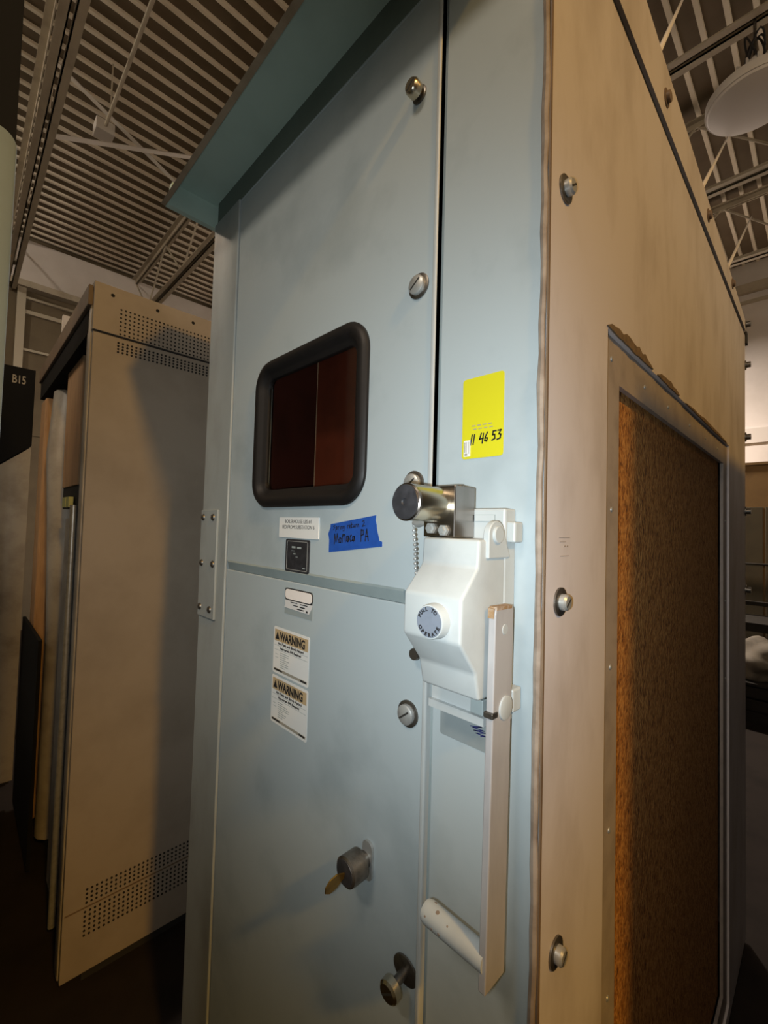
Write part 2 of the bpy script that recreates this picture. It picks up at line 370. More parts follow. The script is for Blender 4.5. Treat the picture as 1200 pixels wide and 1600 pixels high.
for z in (1.908, 1.420, 1.030): bolt_mesh((0, .046, z), (1, 0, 0), head=.0095, hl=.011, wr=.0165)
# hinge plate on the left strip
hp = obj('hinge_plate', B(-.900, -.806, -.0095, -.004, 1.268, 1.531, bev=.001), 'strip_paint', g)
s0 = None
for (x, z) in ((-.886, 1.513), (-.828, 1.513), (-.886, 1.29), (-.828, 1.29), (-.886, 1.399), (-.820, 1.400)):
    if s0 is None: s0 = obj('screw', LA((x, -.0095, z), (0, -1, 0), [(0, .0085), (.003, .0075), (.005, .004)], 14), 'zinc_dark', hp, True); sc = (x, z)
    else: 
        c_ = at('screw', s0, (x - sc[0], 0, z - sc[1]), hp)
# window
def ring(outer, prof, n):
    """sweep a (inset, d) profile round a rounded rectangle outline"""
    bm = bmesh.new(); x0, x1, z0, z1, r = outer; loops = []
    for ins, d in prof:
        loops.append([bm.verts.new((u, -d, v)) for u, v in rrect(x0 + ins, x1 - ins, z0 + ins, z1 - ins, max(r - ins, .012), n)])
    m = len(loops[0])
    for a, b in zip(loops, loops[1:]):
        for i in range(m): bm.faces.new([a[i], a[(i+1) % m], b[(i+1) % m], b[i]])
    bmesh.ops.recalc_face_normals(bm, faces=bm.faces[:]); return bm
gk = obj('window_gasket', ring((-.642, -.287, 1.534, 1.838, .055), [(0, -.004), (0, .005), (.005, .0105), (.013, .012), (.021, .009), (.025, .003), (.031, .0), (.036, -.003), (.037, -.010)], 8), 'rubber', g, True)
obj('window_pane', B(-.605, -.315, .006, .010, 1.555, 1.815), 'window_glass', g)
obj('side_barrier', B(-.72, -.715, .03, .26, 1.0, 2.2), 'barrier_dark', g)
obj('barrier', B(-.595, -.16, .12, .125, 1.35, 2.15), 'barrier_red', g)
obj('barrier_edge', B(-.5965, -.595, .119, .126, 1.35, 2.15), 'barrier_edge', g)
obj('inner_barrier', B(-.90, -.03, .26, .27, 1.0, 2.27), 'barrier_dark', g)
# canopy and sloped roof
rf = obj('roof', PR([(-.085, 2.346), (-.083, 2.392), (-.03, 2.456), (1.72, 2.342), (1.72, 2.306), (.032, 2.306), (.032, 2.346)], -.925, .002, 'x'), 'side_paint', g)
obj('roof_gap', B(-.90, -.004, .02, 1.715, 2.282, 2.31), 'gap_black', g)
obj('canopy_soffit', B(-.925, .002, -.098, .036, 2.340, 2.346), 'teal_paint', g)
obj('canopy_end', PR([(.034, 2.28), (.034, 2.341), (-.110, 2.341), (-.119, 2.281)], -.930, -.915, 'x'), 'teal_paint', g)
obj('canopy_end', PR([(.0, 2.28), (.0, 2.341), (-.110, 2.341), (-.119, 2.281)], -.008, .002, 'x'), 'teal_paint', g)
obj('canopy_fascia', PR([(-.118, 2.283), (-.130, 2.283), (-.083, 2.392), (-.075, 2.392), (-.100, 2.33)], -.930, .002, 'x'), 'fascia_paint', g)
rb = None
for (y, z) in ((.07, 2.353), (.498, 2.353), (.931, 2.350), (1.358, 2.345)):
    b_ = LA((.002, y, z), (1, 0, 0), [(0, .017), (.002, .017), (.0022, .011), (.008, .0105), (.009, .008)], 18)
    if rb is None: rb = obj('roof_bolt', b_, 'rail_brown', rf, True)
    else:
        b_.free(); at('roof_bolt', rb, (0, y - .07, z - 2.353), rf)
for z in (2.33, 2.17, 1.888, 1.6, 1.3): obj('rear_bolt', LA((-.001, 1.708, z), (1, 0, 0), [(0, .018), (.004, .018), (.0045, .011), (.018, .011)], 14), 'zinc_dark', g, True)
obj('pencil_marks', boxes([(0, .0004, .042, .072, 1.4935, 1.4942), (0, .0004, .044, .060, 1.4885, 1.489), (0, .0004, .056, .060, 1.483, 1.4845), (0, .0004, .063, .067, 1.483, 1.4845), (0, .0004, .046, .070, 1.472, 1.4725)]), 'caulk', g)
obj('rear_tab', B(-.02, .006, 1.70, 1.735, 2.255, 2.30), 'gap_black', g)

# ---- labels on the doors
ws = obj('circuit_sign', plate(-.535, -.406, 1.4755, 1.514, 0, .0022, .001), 'white_label', g); lab(ws, 'white engraved circuit sign')
obj('lettering', merge([text_bm('BOILERHOUSE LBS #1', .0098, (-.4705, 1.5032), .0022, align='CENTER', sx=.95), text_bm('FED FROM SUBSTATION 6', .0098, (-.4705, 1.4925), .0022, align='CENTER', sx=.93)]), 'ink', ws)
bp_ = obj('black_nameplate', plate(-.5095, -.432, 1.412, 1.473, 0, .0022, .004), 'black_plastic', g); lab(bp_, 'small black square nameplate with silver border')
bm = bmesh.new()
for a in ((-.505, -.4365, 1.4685, 1.4698), (-.505, -.4365, 1.4155, 1.4168), (-.505, -.5038, 1.4155, 1.4698), (-.4377, -.4365, 1.4155, 1.4698)): box(bm, a[0], a[1], -.0026, -.0022, a[2], a[3])
obj('border_line', bm, 'zinc', bp_)
obj('print', boxes([(-.488, -.476, -.0025, -.0022, 1.4565, 1.4600), (-.470, -.457, -.0025, -.0022, 1.4560, 1.4595), (-.489, -.478, -.0025, -.0022, 1.4510, 1.4520), (-.482, -.475, -.0025, -.0022, 1.4450, 1.4470), (-.474, -.468, -.0025, -.0022, 1.4400, 1.4412), (-.451, -.443, -.0025, -.0022, 1.4200, 1.4222)]), 'label_grey', bp_)
l3 = obj('card_holder', plate(-.508, -.4175, 1.332, 1.381, 0, .0006), 'label_grey', g); lab(l3, 'grey card holder with blank oval window')
ow = obj('holder_rim', plate(-.508, -.417, 1.358, 1.381, .0006, .0012, .008), 'ink', l3)
obj('holder_card', plate(-.5055, -.4195, 1.3605, 1.3788, .0012, .0018, .007), 'wall_white', l3)
obj('paper_strip', PR([(-.508, 1.3435), (-.505, 1.3495), (-.507, 1.358), (-.4185, 1.3585), (-.4205, 1.352), (-.428, 1.3415)], -.0006, -.0014, 'y'), 'tape_white', l3)
obj('print', boxes([(-.487, -.465, -.0017, -.0014, 1.3548, 1.3562), (-.455, -.432, -.0017, -.0014, 1.3546, 1.3562), (-.478, -.462, -.0017, -.0014, 1.3498, 1.3515), (-.456, -.440, -.0017, -.0014, 1.3494, 1.3515), (-.465, -.443, -.0017, -.0014, 1.3448, 1.3466), (-.436, -.431, -.0017, -.0014, 1.3430, 1.3465)]), 'ink', l3)
def warning(z0, z1, x0, x1, rot, note):
    w = obj('warning_label', plate(x0, x1, z0, z1, 0, .0005, .004), 'white_label', g); lab(w, note)
    h = z1 - z0; L = x1 - x0; q = .0005
    obj('header_band', plate(x0 + .004, x1 - .004, z1 - .0265, z1 - .0045, q, q + .0002), 'warn_orange', w)
    tri = PR([(x0 + .007, z1 - .0230), (x0 + .0215, z1 - .0230), (x0 + .0142, z1 - .0085)], -q - .0002, -q - .0005, 'y')
    obj('alert_triangle', tri, 'ink', w)
    obj('lettering', merge([text_bm('WARNING', .0215, (x0 + .0235, z1 - .0232), q + .0003, sx=.80, bold=.0008),
                            text_bm('Arc Flash and Shock Hazard', .0066, ((x0 + x1)/2, z1 - .0325), q + .0001, align='CENTER', bold=.0002, sx=1.15),
                            text_bm('Appropriate PPE Required', .0060, ((x0 + x1)/2, z1 - .0405), q + .0001, align='CENTER', bold=.0002, sx=1.1)]), 'ink', w)
    rl = [(x0 + .004, x1 - .004, -q - .0002, -q, z1 - .0350, z1 - .0344), (x0 + .004, x1 - .004, -q - .0002, -q, z1 - .0434, z1 - .0428)]
    rnd = random.Random(int(z0*1000))
    for i in range(8):
        zz = z1 - .0475 - i*.0038; rl.append((x0 + .026, x0 + .026 + rnd.uniform(.015, .042), -q - .0002, -q, zz - .0007, zz + .0005))
    for i in range(2): rl.append((x0 + .008, x0 + .019, -q - .0002, -q, z1 - .052 - i*.006, z1 - .0513 - i*.006))
    obj('print', boxes(rl), 'label_grey', w)
    obj('footer_band', plate(x0 + .004, x1 - .004, z0 + .0045, z0 + .0095, q, q + .0002), 'footer', w)
    obj('footer_print', boxes([(x0 + .006, x0 + .034, -q - .0004, -q - .0002, z0 + .0055, z0 + .0085), (x1 - .024, x1 - .006, -q - .0004, -q - .0002, z0 + .0055, z0 + .0085)]), 'ink', w)
warning(1.2135, 1.3015, -.5435, -.4235, 0, 'upper orange-banded warning label')
warning(1.1190, 1.2085, -.5450, -.4230, 0, 'lower orange-banded warning label')
tp = obj('blue_tape', PR([(-.3737, 1.5029), (-.2622, 1.5181), (-.2632, 1.510), (-.2605, 1.5035), (-.2598, 1.497), (-.2560, 1.487), (-.2535, 1.4795), (-.2478, 1.4785), (-.2475, 1.4713), (-.3765, 1.455), (-.3765, 1.477), (-.3795, 1.4865), (-.374, 1.497)], 0, -.0006, 'y'), 'blue_tape', g); lab(tp, 'torn strip of blue painter\'s tape with handwriting')
mon = [[(0, -.1), (.12, 1), (.42, .1), (.75, 1), (.95, 0)],                                  # M
       [(1.35, .55), (1.15, .3), (1.25, 0), (1.55, 0), (1.65, .4), (1.35, .55)],             # o
       [(1.9, 0), (2.0, .85)], [(2.0, .6), (2.25, .85), (2.5, .75), (2.6, 0)],                           # n
       [(3.25, .6), (2.9, .55), (2.85, .1), (3.15, .0), (3.3, .55), (3.4, 0)],               # a
       [(4.0, .65), (3.75, .6), (3.65, .25), (3.8, 0), (4.1, .08)],                                       # c
       [(4.55, .5), (4.25, .45), (4.2, .1), (4.45, .0), (4.6, .5), (4.7, 0)],                # a
       [(6.0, -.1), (6.1, 1.1), (6.5, 1.05), (6.55, .6), (6.1, .5)],                         # P
       [(6.9, -.1), (7.25, 1.1), (7.55, -.1)], [(7.0, .35), (7.5, .35)]]                     # A
obj('handwriting', strokes(mon, (-.362, 1.4715), .0112, .0150, .0019, .0006, .05, math.radians(6)), 'ink', tp)
ret = [[(.5, .9), (.1, .75), (.45, .45), (.05, .05)], [(.7, -.3), (.8, .6), (1.1, .5), (1.05, .1), (.75, .1)], [(1.35, 0), (1.4, .55), (1.6, .55)], [(1.85, 0), (1.9, .5)], [(2.1, 0), (2.15, .5), (2.4, .45), (2.45, 0)], [(2.9, .5), (2.65, .45), (2.65, .1), (2.9, .1), (2.95, .5), (2.9, -.4), (2.6, -.35)],
       [(3.8, 0), (3.8, .5), (4.05, .5)], [(4.2, .25), (4.5, .3), (4.4, .55), (4.2, .3), (4.3, 0), (4.55, .05)], [(4.75, .9), (4.8, 0), (5.0, .05)], [(4.65, .55), (5.0, .6)], [(5.2, .5), (5.25, .05), (5.5, .1), (5.55, .5), (5.6, 0)], [(5.8, 0), (5.85, .5), (6.05, .5)], [(6.25, 0), (6.3, .5), (6.5, .45), (6.55, 0)],
       [(7.4, .9), (7.8, 1.0), (7.85, .6), (7.4, 0), (8.0, .05)]]
obj('handwriting', strokes(ret, (-.366, 1.4930), .0100, .0085, .0013, .0006, .05, math.radians(6)), 'ink', tp)
yl = obj('yellow_sticker', plate(-.1115, -.0525, 1.5895, 1.692, -.006, -.0052, .004), 'yellow_label', g); lab(yl, 'yellow asset sticker with black handwritten number')
num = [[(0, -.15), (.25, 1)], [(.45, -.1), (.65, 1)], [(1.75, 1), (1.5, .35), (2.1, .4)], [(2.1, .95), (1.95, -.15)], [(2.75, 1), (2.4, .5), (2.35, .1), (2.65, 0), (2.75, .35), (2.4, .4)],
       [(4.1, 1.0), (3.65, 1.0), (3.6, .6), (3.9, .6), (3.95, .15), (3.5, 0)], [(4.4, 1.0), (4.85, 1.0), (4.55, .6), (4.85, .5), (4.75, .1), (4.3, 0)]]
obj('handwriting', strokes(num, (-.0985, 1.6085), .0088, .0108, .0019, -.0052, .05, math.radians(1.5)), 'ink', yl)
obj('print', boxes([(-.097 + i*.0078, -.097 + i*.0078 + .0056, .0050, .0052, 1.6300, 1.6312) for i in range(4)] + [(-.095 + i*.0078, -.095 + i*.0078 + .005, .0050, .0052, 1.6256, 1.6267) for i in range(4)]), 'footer', yl)
bc = obj('barcode_tag', plate(-.1085, -.0985, 1.5925, 1.6130, -.0052, -.0048), 'white_label', yl)
obj('barcode_print', boxes([(-.1075, -.1062, .0045, .0048, 1.598, 1.611), (-.1050, -.1040, .0045, .0048, 1.598, 1.611), (-.1010, -.1004, .0045, .0048, 1.596, 1.611), (-.1070, -.1030, .0045, .0048, 1.5940, 1.5965)]), 'footer', yl)
gl = obj('grey_label', plate(-.1365, -.055, 1.236, 1.292, -.006, -.0055, .003), 'tape_grey', g); lab(gl, 'plain grey label with blue pen scribble')
scr = [[(0, .6), (1, .9), (.2, .55), (1.2, .6), (.3, .3), (1.3, .45), (.5, .1), (1.4, .15), (.9, 0)]]
obj('scribble', strokes(scr, (-.090, 1.2535), .016, .012, .0011, -.0055, 0, 0), 'pen', gl)
# key lock with brass key
lk = obj('key_lock', LA((-.262, 0, 1.012), (0, -1, 0), [(0, .012), (.014, .012), (.0145, .0205), (.040, .0205), (.042, .018)], 28), 'zinc_dark', g, True)
obj('lock_plate', PR(rrect(-.268, -.247, .985, 1.040, .0095, 6), 0, -.004, 'y'), 'zinc', lk)
obj('lock_face', LA((-.262, -.042, 1.012), (0, -1, 0), [(0, .0175), (.0008, .017)], 24), 'black_plastic', lk)
kb = PR([(-.0015, .004), (-.016, .013), (-.027, .012), (-.034, .004), (-.034, -.006), (-.026, -.013), (-.015, -.012), (-.0015, -.004)], -.001, .001, 'x', bev=.0004, seg=1)
bmesh.ops.rotate(kb, verts=kb.verts[:], cent=(0, 0, 0), matrix=Matrix.Rotation(math.radians(8), 3, 'X')); bmesh.ops.rotate(kb, verts=kb.verts[:], cent=(0, 0, 0), matrix=Matrix.Rotation(math.radians(14), 3, 'Y'))
bmesh.ops.translate(kb, verts=kb.verts[:], vec=(-.262, -.041, 1.010))
lab(obj('key', kb, 'brass', lk), 'brass key in the lock')

# ---- switch operating mechanism with the lever handle
XR = -.0355; XLc = -.1125
op = obj('switch_operator', PR([(0.006, 1.525), (-.018, 1.525), (-.018, 1.30), (.006, 1.285)], -.128, XR + .001, 'x', bev=.0025), 'mech_paint', g); lab(op, 'white painted switch operator with lever handle')
cov = PR([(-.010, 1.490), (-.0665, 1.490), (-.068, 1.4606), (-.0965, 1.4305), (-.0972, 1.386), (-.0690, 1.352), (-.0625, 1.323), (-.010, 1.322)], XLc, XR, 'x', bev=.0035, seg=3)
obj('cover', cov, 'mech_paint', op, True)
def ear(z0, zc, yc, r):
    pts = [(-.006, z0), (yc - r, z0)] + [(yc - r*math.cos(t), zc + r*math.sin(t)) for t in [PI*i/10 for i in range(11)]] + [(yc + r, z0)]
    return pts
obj('pivot_ear', PR([(-.010, 1.470)] + [(-.038 + .0165*math.cos(t), 1.4945 + .0160*math.sin(t)) for t in [PI*i/12 for i in range(13)]] + [(-.0545, 1.470)], XR - .004, XR + .0035, 'x', bev=.001, seg=1), 'mech_paint', op)
pv = obj('pivot_pin', LA((XR + .0035, -.038, 1.4955), (1, 0, 0), [(0, .0095), (.0022, .0095), (.003, .0085)], 22), 'mech_paint', op, True)
obj('upper_lug', B(XR, -.0243, -.014, .004, 1.487, 1.510, bev=.002), 'mech_paint', op)
obj('lower_lug', B(XR, -.0235, -.014, .004, 1.302, 1.327, bev=.002), 'mech_paint', op)
obj('stamped_plate', plate(-.0735, -.0470, 1.5095, 1.5180, .018, .0188), 'label_grey', op)
obj('stamped_face', plate(-.0728, -.0477, 1.5102, 1.5173, .0188, .0195), 'mech_paint', op)
obj('bracket', boxes([(-.128, -.05, -.024, -.0, 1.292, 1.312), (-.128, -.05, -.030, -.016, 1.283, 1.292)]), 'mech_paint', op)
obj('bracket_block', B(-.066, -.050, -.032, -.02, 1.295, 1.312, bev=.001), 'label_grey', op)
# pull knob with ring lettering
KX, KZ, KR = -.0665, 1.4055, .0170
obj('pull_knob', LA((KX, -.096, KZ), (0, -1, 0), [(0, KR + .0015), (.009, KR + .0008), (.0115, KR - .0002), (.0120, KR - .002)], 36), 'mech_paint', op, True)
obj('knob_disc', LA((KX, -.1078, KZ), (0, -1, 0), [(0, KR - .0012), (.0006, KR - .0013)], 36), 'knob_face', op)
lt = []
def arc_text(s, a0, a1, rr, flip):
    for i, ch in enumerate(s):
        if ch == ' ': continue
        a = math.radians(a0 + (a1 - a0)*i/(len(s) - 1))
        rot = a - PI/2 if not flip else a + PI/2
        r = rr if not flip else rr + .0033
        lt.append(text_bm(ch, .0052, (KX + r*math.cos(a), KZ + r*math.sin(a)), .1085, rot=rot, align='CENTER', bold=.0003))
arc_text('PULL TO', 158, 52, .0112, False); arc_text('OPERATE', 212, 338, .0112, True)
obj('knob_lettering', merge(lt), 'ink', op)
# lever handle
def tilt(bm, a=1.1, c=(-.026, -.036, 1.40)):
    bmesh.ops.rotate(bm, verts=bm.verts[:], cent=c, matrix=Matrix.Rotation(math.radians(-a), 3, 'X')); return bm
HX = -.0222
hb = PR([(-.0185, 1.04), (-.0185, 1.412)] + [(-.0245 + .006*math.cos(t), 1.414 + .006*math.sin(t)) for t in (.5, 1.2)] + [(-.0505 - .004*math.cos(t), 1.415 + .005*math.sin(t)) for t in (1.2, .5)] + [(-.055, 1.412), (-.055, 1.04)], HX - .0085, HX, 'x', bev=.0012)
hd = obj('lever_handle', tilt(hb), 'handle_paint', op)
obj('worn_tip', tilt(boxes([(HX - .0090, HX + .0002, -.0530, -.0225, 1.4170, 1.4206), (HX - .0090, HX - .002, -.0557, -.0490, 1.4085, 1.4190)])), 'rust_yellow', op)
obj('handle_rivet', LA((HX, -.036, 1.396), (1, 0, 0), [(0, .0058), (.0006, .0052)], 18), 'mech_paint', op)
obj('handle_pivot', LA((HX, -.033, 1.3143), (1, 0, 0), [(0, .0125), (.0016, .0125), (.0022, .011)], 22), 'mech_paint', op, True)
obj('handle_clip', B(HX - .0095, HX + .0015, -.060, -.049, 1.3085, 1.3145, bev=.001), 'zinc_dark', op)
gp = obj('handle_grip', LA((HX - .004, -.053, 1.067), (-1, 0, 0), [(0, .0118), (.074, .0125), (.079, .0112), (.081, .008)], 24), 'mech_paint', op, True)
bm = bmesh.new()
for (x, a, s) in ((-.086, 70, .004), (-.095, 110, .003), (-.078, -8, .003), (-.088, -12, .0025), (-.07, 50, .002), (-.098, 20, .002)):
    A = math.radians(a); c = Vector((x, -.053 - .0124*math.cos(A), 1.067 + .0124*math.sin(A)))
    lathe(bm, c, (0, -math.cos(A), math.sin(A)), [(0, s*.6), (.0003, s*.5)], 7)
obj('paint_chips', bm, 'caulk', op)
obj('cover_screw', LA((-.168, 0, 1.333), (0, -1, 0), [(0, .007), (.010, .007), (.0105, .0085), (.015, .0075)], 16), 'zinc_dark', op, True)
# key interlock above the operator
KXL, KXR = -.1195, -.0745
ki = obj('key_interlock', B(KXL, KXR, -.0575, -.018, 1.4905, 1.5495, bev=.0012), 'steel_satin', g); lab(ki, 'stainless key interlock with black-capped barrel')
obj('barrel', LA((-.100, -.0575, 1.528), (0, -1, 0), [(0, .0202), (.049, .0202), (.0505, .0198)], 36), 'brass_worn', ki, True)
obj('barrel_rim', LA((-.100, -.1075, 1.528), (0, -1, 0), [(0, .0206), (.003, .0206), (.0042, .0192)], 36), 'steel_satin', ki, True)
obj('barrel_cap', LA((-.100, -.1117, 1.528), (0, -1, 0), [(0, .0190), (.0015, .0182), (.0018, .004), (.0005, .003), (.0005, .001)], 32), 'black_plastic', ki, True)
obj('barrel_stamp', boxes([(-.0885, -.0795, -.088, -.066, 1.5448, 1.5449)]), 'yellow_label', ki) if False else None
nut = obj('hex_nut', LA((-.0885, -.0575, 1.4985), (0, -1, 0), [(0, .0066), (.004, .0066), (.0042, .0045), (.007, .004)], 6), 'zinc', ki)
at('hex_nut', nut, (-.0185, 0, .002), ki)
obj('chain_stud', TU([(-.118, -.046, 1.504), (-.132, -.044, 1.507), (-.141, -.042, 1.505), (-.150, -.040, 1.507)], [.0045, .0035, .0045, .0036], 10), 'zinc', ki, True)
bm = bmesh.new()
for i in range(14):
    p = (-.150 - .0005*math.sin(i), -.040 + .0006*i, 1.5030 - i*.0060)
    bmesh.ops.create_icosphere(bm, subdivisions=2, radius=.0023, matrix=Matrix.Translation(p))
    if i: tube(bm, [(p[0], p[1], p[2]), (p[0], p[1] - .0006, p[2] + .006)], .0006, 5)
ch = obj('bead_chain', bm, 'zinc', ki, True); lab(ch, 'hanging bead chain')
obj('box_screw', LA((-.088, -.030, 1.5495), (0, 0, 1), [(0, .004), (.003, .0035)], 12), 'zinc_dark', ki)

# ------------------------------------------------------------------ beige cabinet behind, at left
XC = -1.48
b = thing('beige_cabinet', (-2.0, .5, 0), 'tall beige cabinet with perforated vents behind the blue-grey cabinet', 'cabinet')
obj('end_panel', B(XC - .02, XC, -.160, 1.2, .03, 2.124, bev=.002), 'beige_cabinet', b)
tc_ = obj('top_cover', boxes([(XC - .02, XC + .002, -.162, 1.2, 2.131, 2.292), (-2.75, XC - .02, -.162, 1.2, 2.28, 2.292)]), 'beige_cabinet', b)
obj('cover_gap', B(XC - .018, XC - .004, -.158, 1.2, 2.12, 2.135), 'gap_black', b)
def holes(y0, y1, z0, z1, ny, nz):
    bm = bmesh.new()
    for j in range(nz):
        for i in range(ny):
            lathe(bm, (XC, y0 + (y1 - y0)*i/(ny - 1), z0 + (z1 - z0)*j/max(nz - 1, 1)), (1, 0, 0), [(-.002, .0034), (.0024, .0034)], 8)
    return bm
for nm, a in (('upper_vent', (-.082, .37, 2.137, 2.222, 34, 7)), ('middle_vent', (-.086, .37, 2.074, 2.106, 34, 4)), ('lower_vent', (-.097, .36, .252, .294, 34, 4)), ('bottom_vent', (-.100, .36, .150, .224, 34, 6))):
    stuff(obj(nm, holes(*a), 'hole', b))
obj('bottom_seam', B(XC, XC + .002, -.155, 1.2, .236, .240), 'rail_brown', b)
sw = None
for (y, z) in ((-.109, 2.262), (.032, 2.262), (.158, 2.262)):
    if sw is None: sw = obj('cover_screw', LA((XC + .002, y, z), (1, 0, 0), [(0, .0062), (.002, .005)], 10), 'hole', b)
    else: at('cover_screw', sw, (0, y + .109, 0), b)
obj('corner_post', B(XC - .07, XC - .02, -.165, -.11, .03, 2.27, bev=.006), 'grey_sheet', b, True)
obj('second_post', B(XC - .16, XC - .10, -.150, -.10, .03, 2.2, bev=.004), 'rail_brown', b)
obj('top_rail', B(-2.72, XC - .02, -.175, -.12, 2.215, 2.285, bev=.003), 'rail_brown', b)
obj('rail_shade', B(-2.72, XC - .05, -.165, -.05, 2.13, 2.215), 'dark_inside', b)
obj('tan_board', B(-2.10, -1.78, -.135, -.115, 1.63, 2.14, bev=.003), 'wood_tan', b)
obj('dark_block', B(-2.10, -1.68, -.13, -.10, 1.54, 1.63), 'junk_dark', b)
obj('tan_post', B(-2.66, -2.50, -.165, -.115, .03, 2.10, bev=.01), 'wood_tan', b)
obj('bent_sheet', TU([(-2.36, -.08, 2.1), (-2.33, -.10, 1.8), (-2.28, -.09, 1.5), (-2.30, -.07, 1.0), (-2.32, -.07, .05)], .07, 12), 'grey_sheet', b, True)
obj('added_dark_sheet', B(-2.74, -2.12, -.185, -.172, .03, .98), 'black_panel', b)  # black sheet added to darken the lower ends of the posts
obj('lower_board', B(-1.98, -1.80, -.135, -.112, .05, 1.50, bev=.004), 'grey_sheet', b)
obj('terminal_block', boxes([(-1.97, -1.90, -.150, -.135, 1.545, 1.585), (-1.885, -1.83, -.150, -.135, 1.545, 1.585)]), 'green_yellow', b)
obj('metal_tube', TU([(-1.72, -.15, 1.55), (-1.72, -.15, .05)], .012, 10), 'zinc', b, True)
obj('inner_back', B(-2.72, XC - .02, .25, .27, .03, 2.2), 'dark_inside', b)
obj('base_plinth', boxes([(-2.72, XC - .01, -.10, 1.18, 0, .03)]), 'gap_black', b)
fp = thing('hanging_flap', (-3.6, .3, 2.3), 'dark flap on a pale board above the beige cabinet rail', 'flap')
obj('pale_board', B(-3.62, -3.58, .02, .60, 2.2, 2.95), 'white_paint', fp)
obj('dark_flap', PR([(.0, 2.46), (.03, 2.46), (.16, 2.86), (.13, 2.90)], -3.58, -3.50, 'x'), 'gap_black', fp)
lg = thing('board_stand', (-3.6, .3, 0), 'dark stand hidden behind the beige cabinet holding the pale board', 'stand')
obj('leg', boxes([(-3.63, -3.57, .28, .34, 0, 2.2)]), 'junk_dark', lg); obj('foot', boxes([(-3.8, -3.4, .2, .42, 0, .02)]), 'junk_dark', lg)
# ------------------------------------------------------------------ rack marked B15
r = thing('equipment_rack', (-3.3, -.4, 0), 'black-topped beige rack marked B15 at the left edge', 'rack')
obj('upper_panel', PR([(-.62, 1.51), (-.165, 1.915), (-.165, 2.354), (-.62, 2.354)], -3.35, -3.0, 'x'), 'black_panel', r)
obj('lower_panel', PR([(-.62, 1.50), (-.167, 1.905), (-.167, .02), (-.62, .02)], -3.35, -3.002, 'x'), 'grey_sheet', r)
obj('lettering', text_bm('B15', .065, (-.268, 2.262), -3.0, plane='side', sx=.62, bold=.001), 'print_tan', r)
obj('base', B(-3.34, -3.02, -.61, -.18, 0, .02), 'gap_black', r)
# ------------------------------------------------------------------ pale cabinet at the frame edge
n_ = thing('pale_cabinet', (-1.1, -.7, 0), 'pale blue-green cabinet with rounded door and black top, cut by left frame edge', 'cabinet')
obj('carcass', B(-1.40, -.862, -1.05, -.405, .02, 2.62), 'black_panel', n_)
obj('door', PR(rrect(-1.04, -.4035, .06, 2.222, .03, 8), -.860, -.846, 'x', bev=.003), 'pale_door', n_, True)
obj('plinth', B(-1.38, -.88, -1.03, -.42, 0, .02), 'gap_black', n_)
# ------------------------------------------------------------------ neighbouring cabinet row across the aisle (right of the camera)
q = thing('neighbour_cabinet', (1.1, 1.6, 0), 'dark cabinet row across the aisle, right of the cream side panel', 'cabinet')
obj('carcass', B(.66, 1.6, .14, 3.4, .03, 2.27, bev=.004), 'junk_dark', q)
for i in range(4):
    d_ = obj('door', B(.648, .66, .155 + i*.81, .155 + i*.81 + .79, .08, 2.22, bev=.003), 'junk_dark', q)
    obj('handle', B(.625, .648, .86 + i*.81, .885 + i*.81, 1.05, 1.20, bev=.003), 'zinc', d_)
obj('plinth', B(.68, 1.58, .16, 3.38, 0, .03), 'gap_black', q)

# unseen cabinet row behind the photographer, added to shade the lower front and floor
q = thing('added_shade_row', (-.4, -1.6, 0), 'unseen grey cabinet row added behind the photographer for shade', 'cabinet')
obj('carcass', B(-5.06, 1.5, -2.1, -1.162, .03, 2.29, bev=.004), 'strip_paint', q)
for i in range(8):
    d_ = obj('door', B(-5.05 + i*.82, -4.25 + i*.82, -1.162, -1.15, .08, 2.24, bev=.003), 'front_paint', q)
    obj('handle', B(-4.34 + i*.82, -4.315 + i*.82, -1.15, -1.125, 1.05, 1.20, bev=.003), 'zinc', d_)
obj('plinth', B(-5.04, 1.48, -2.08, -1.18, 0, .03), 'gap_black', q)
# ------------------------------------------------------------------ high-bay lamps
def high_bay(c, R, label, lit):
    x, y, z = c
    t = thing('high_bay_lamp', (x, y, CEIL if lit else z + .50), label, 'lamp', 'high bay lamps')
    obj('shade', LA((x, y, z), (0, 0, 1), [(.0, R*.985), (.012, R), (.05, R*.99), (.075, R*.80), (.10, R*.52), (.115, R*.42)], 48), 'lamp_body', t, True)
    obj('diffuser', LA((x, y, z), (0, 0, -1), [(-.002, R*.965), (.012, R*.93), (.028, R*.70), (.036, R*.35), (.038, R*.02)], 48), 'lamp_lit' if lit else 'lamp_white', t, True)
    dr = obj('driver', LA((x, y, z + .1), (0, 0, 1), [(0, R*.22), (.12, R*.22), (.14, R*.12), (.16, .015)], 20), 'lamp_body', t, True)
    for i in range(14):
        a = 2*PI*i/14; bm = bmesh.new(); box(bm, R*.18, R*.50, -.004, .004, .08, .185); bmesh.ops.rotate(bm, verts=bm.verts[:], cent=(0, 0, 0), matrix=Matrix.Rotation(a, 3, 'Z')); bmesh.ops.translate(bm, verts=bm.verts[:], vec=(x, y, z))
        obj('fin', bm, 'lamp_body', dr)
    pts = [(x + .045*math.cos(a*.9), y + .03*math.sin(a*.9), z + .30 + .10*math.sin(a*1.3)) for a in [i*.35 for i in range(54)]]
    obj('cable_coil', TU(pts, .0055, 6), 'black_plastic', t, True)
    obj('hanger', TU([(x, y, z + .25), (x, y, CEIL if lit else z + .50)], .008, 8), 'zinc_dark', t)
    return t
high_bay((-.055, 2.72, 4.02), .235, 'white round high-bay lamp hanging from a joist at upper right', False)
high_bay((WARM_LAMP[0], WARM_LAMP[1] , WARM_LAMP[2] + .06), .235, 'lit warm high-bay lamp over the aisle right of the camera', True)
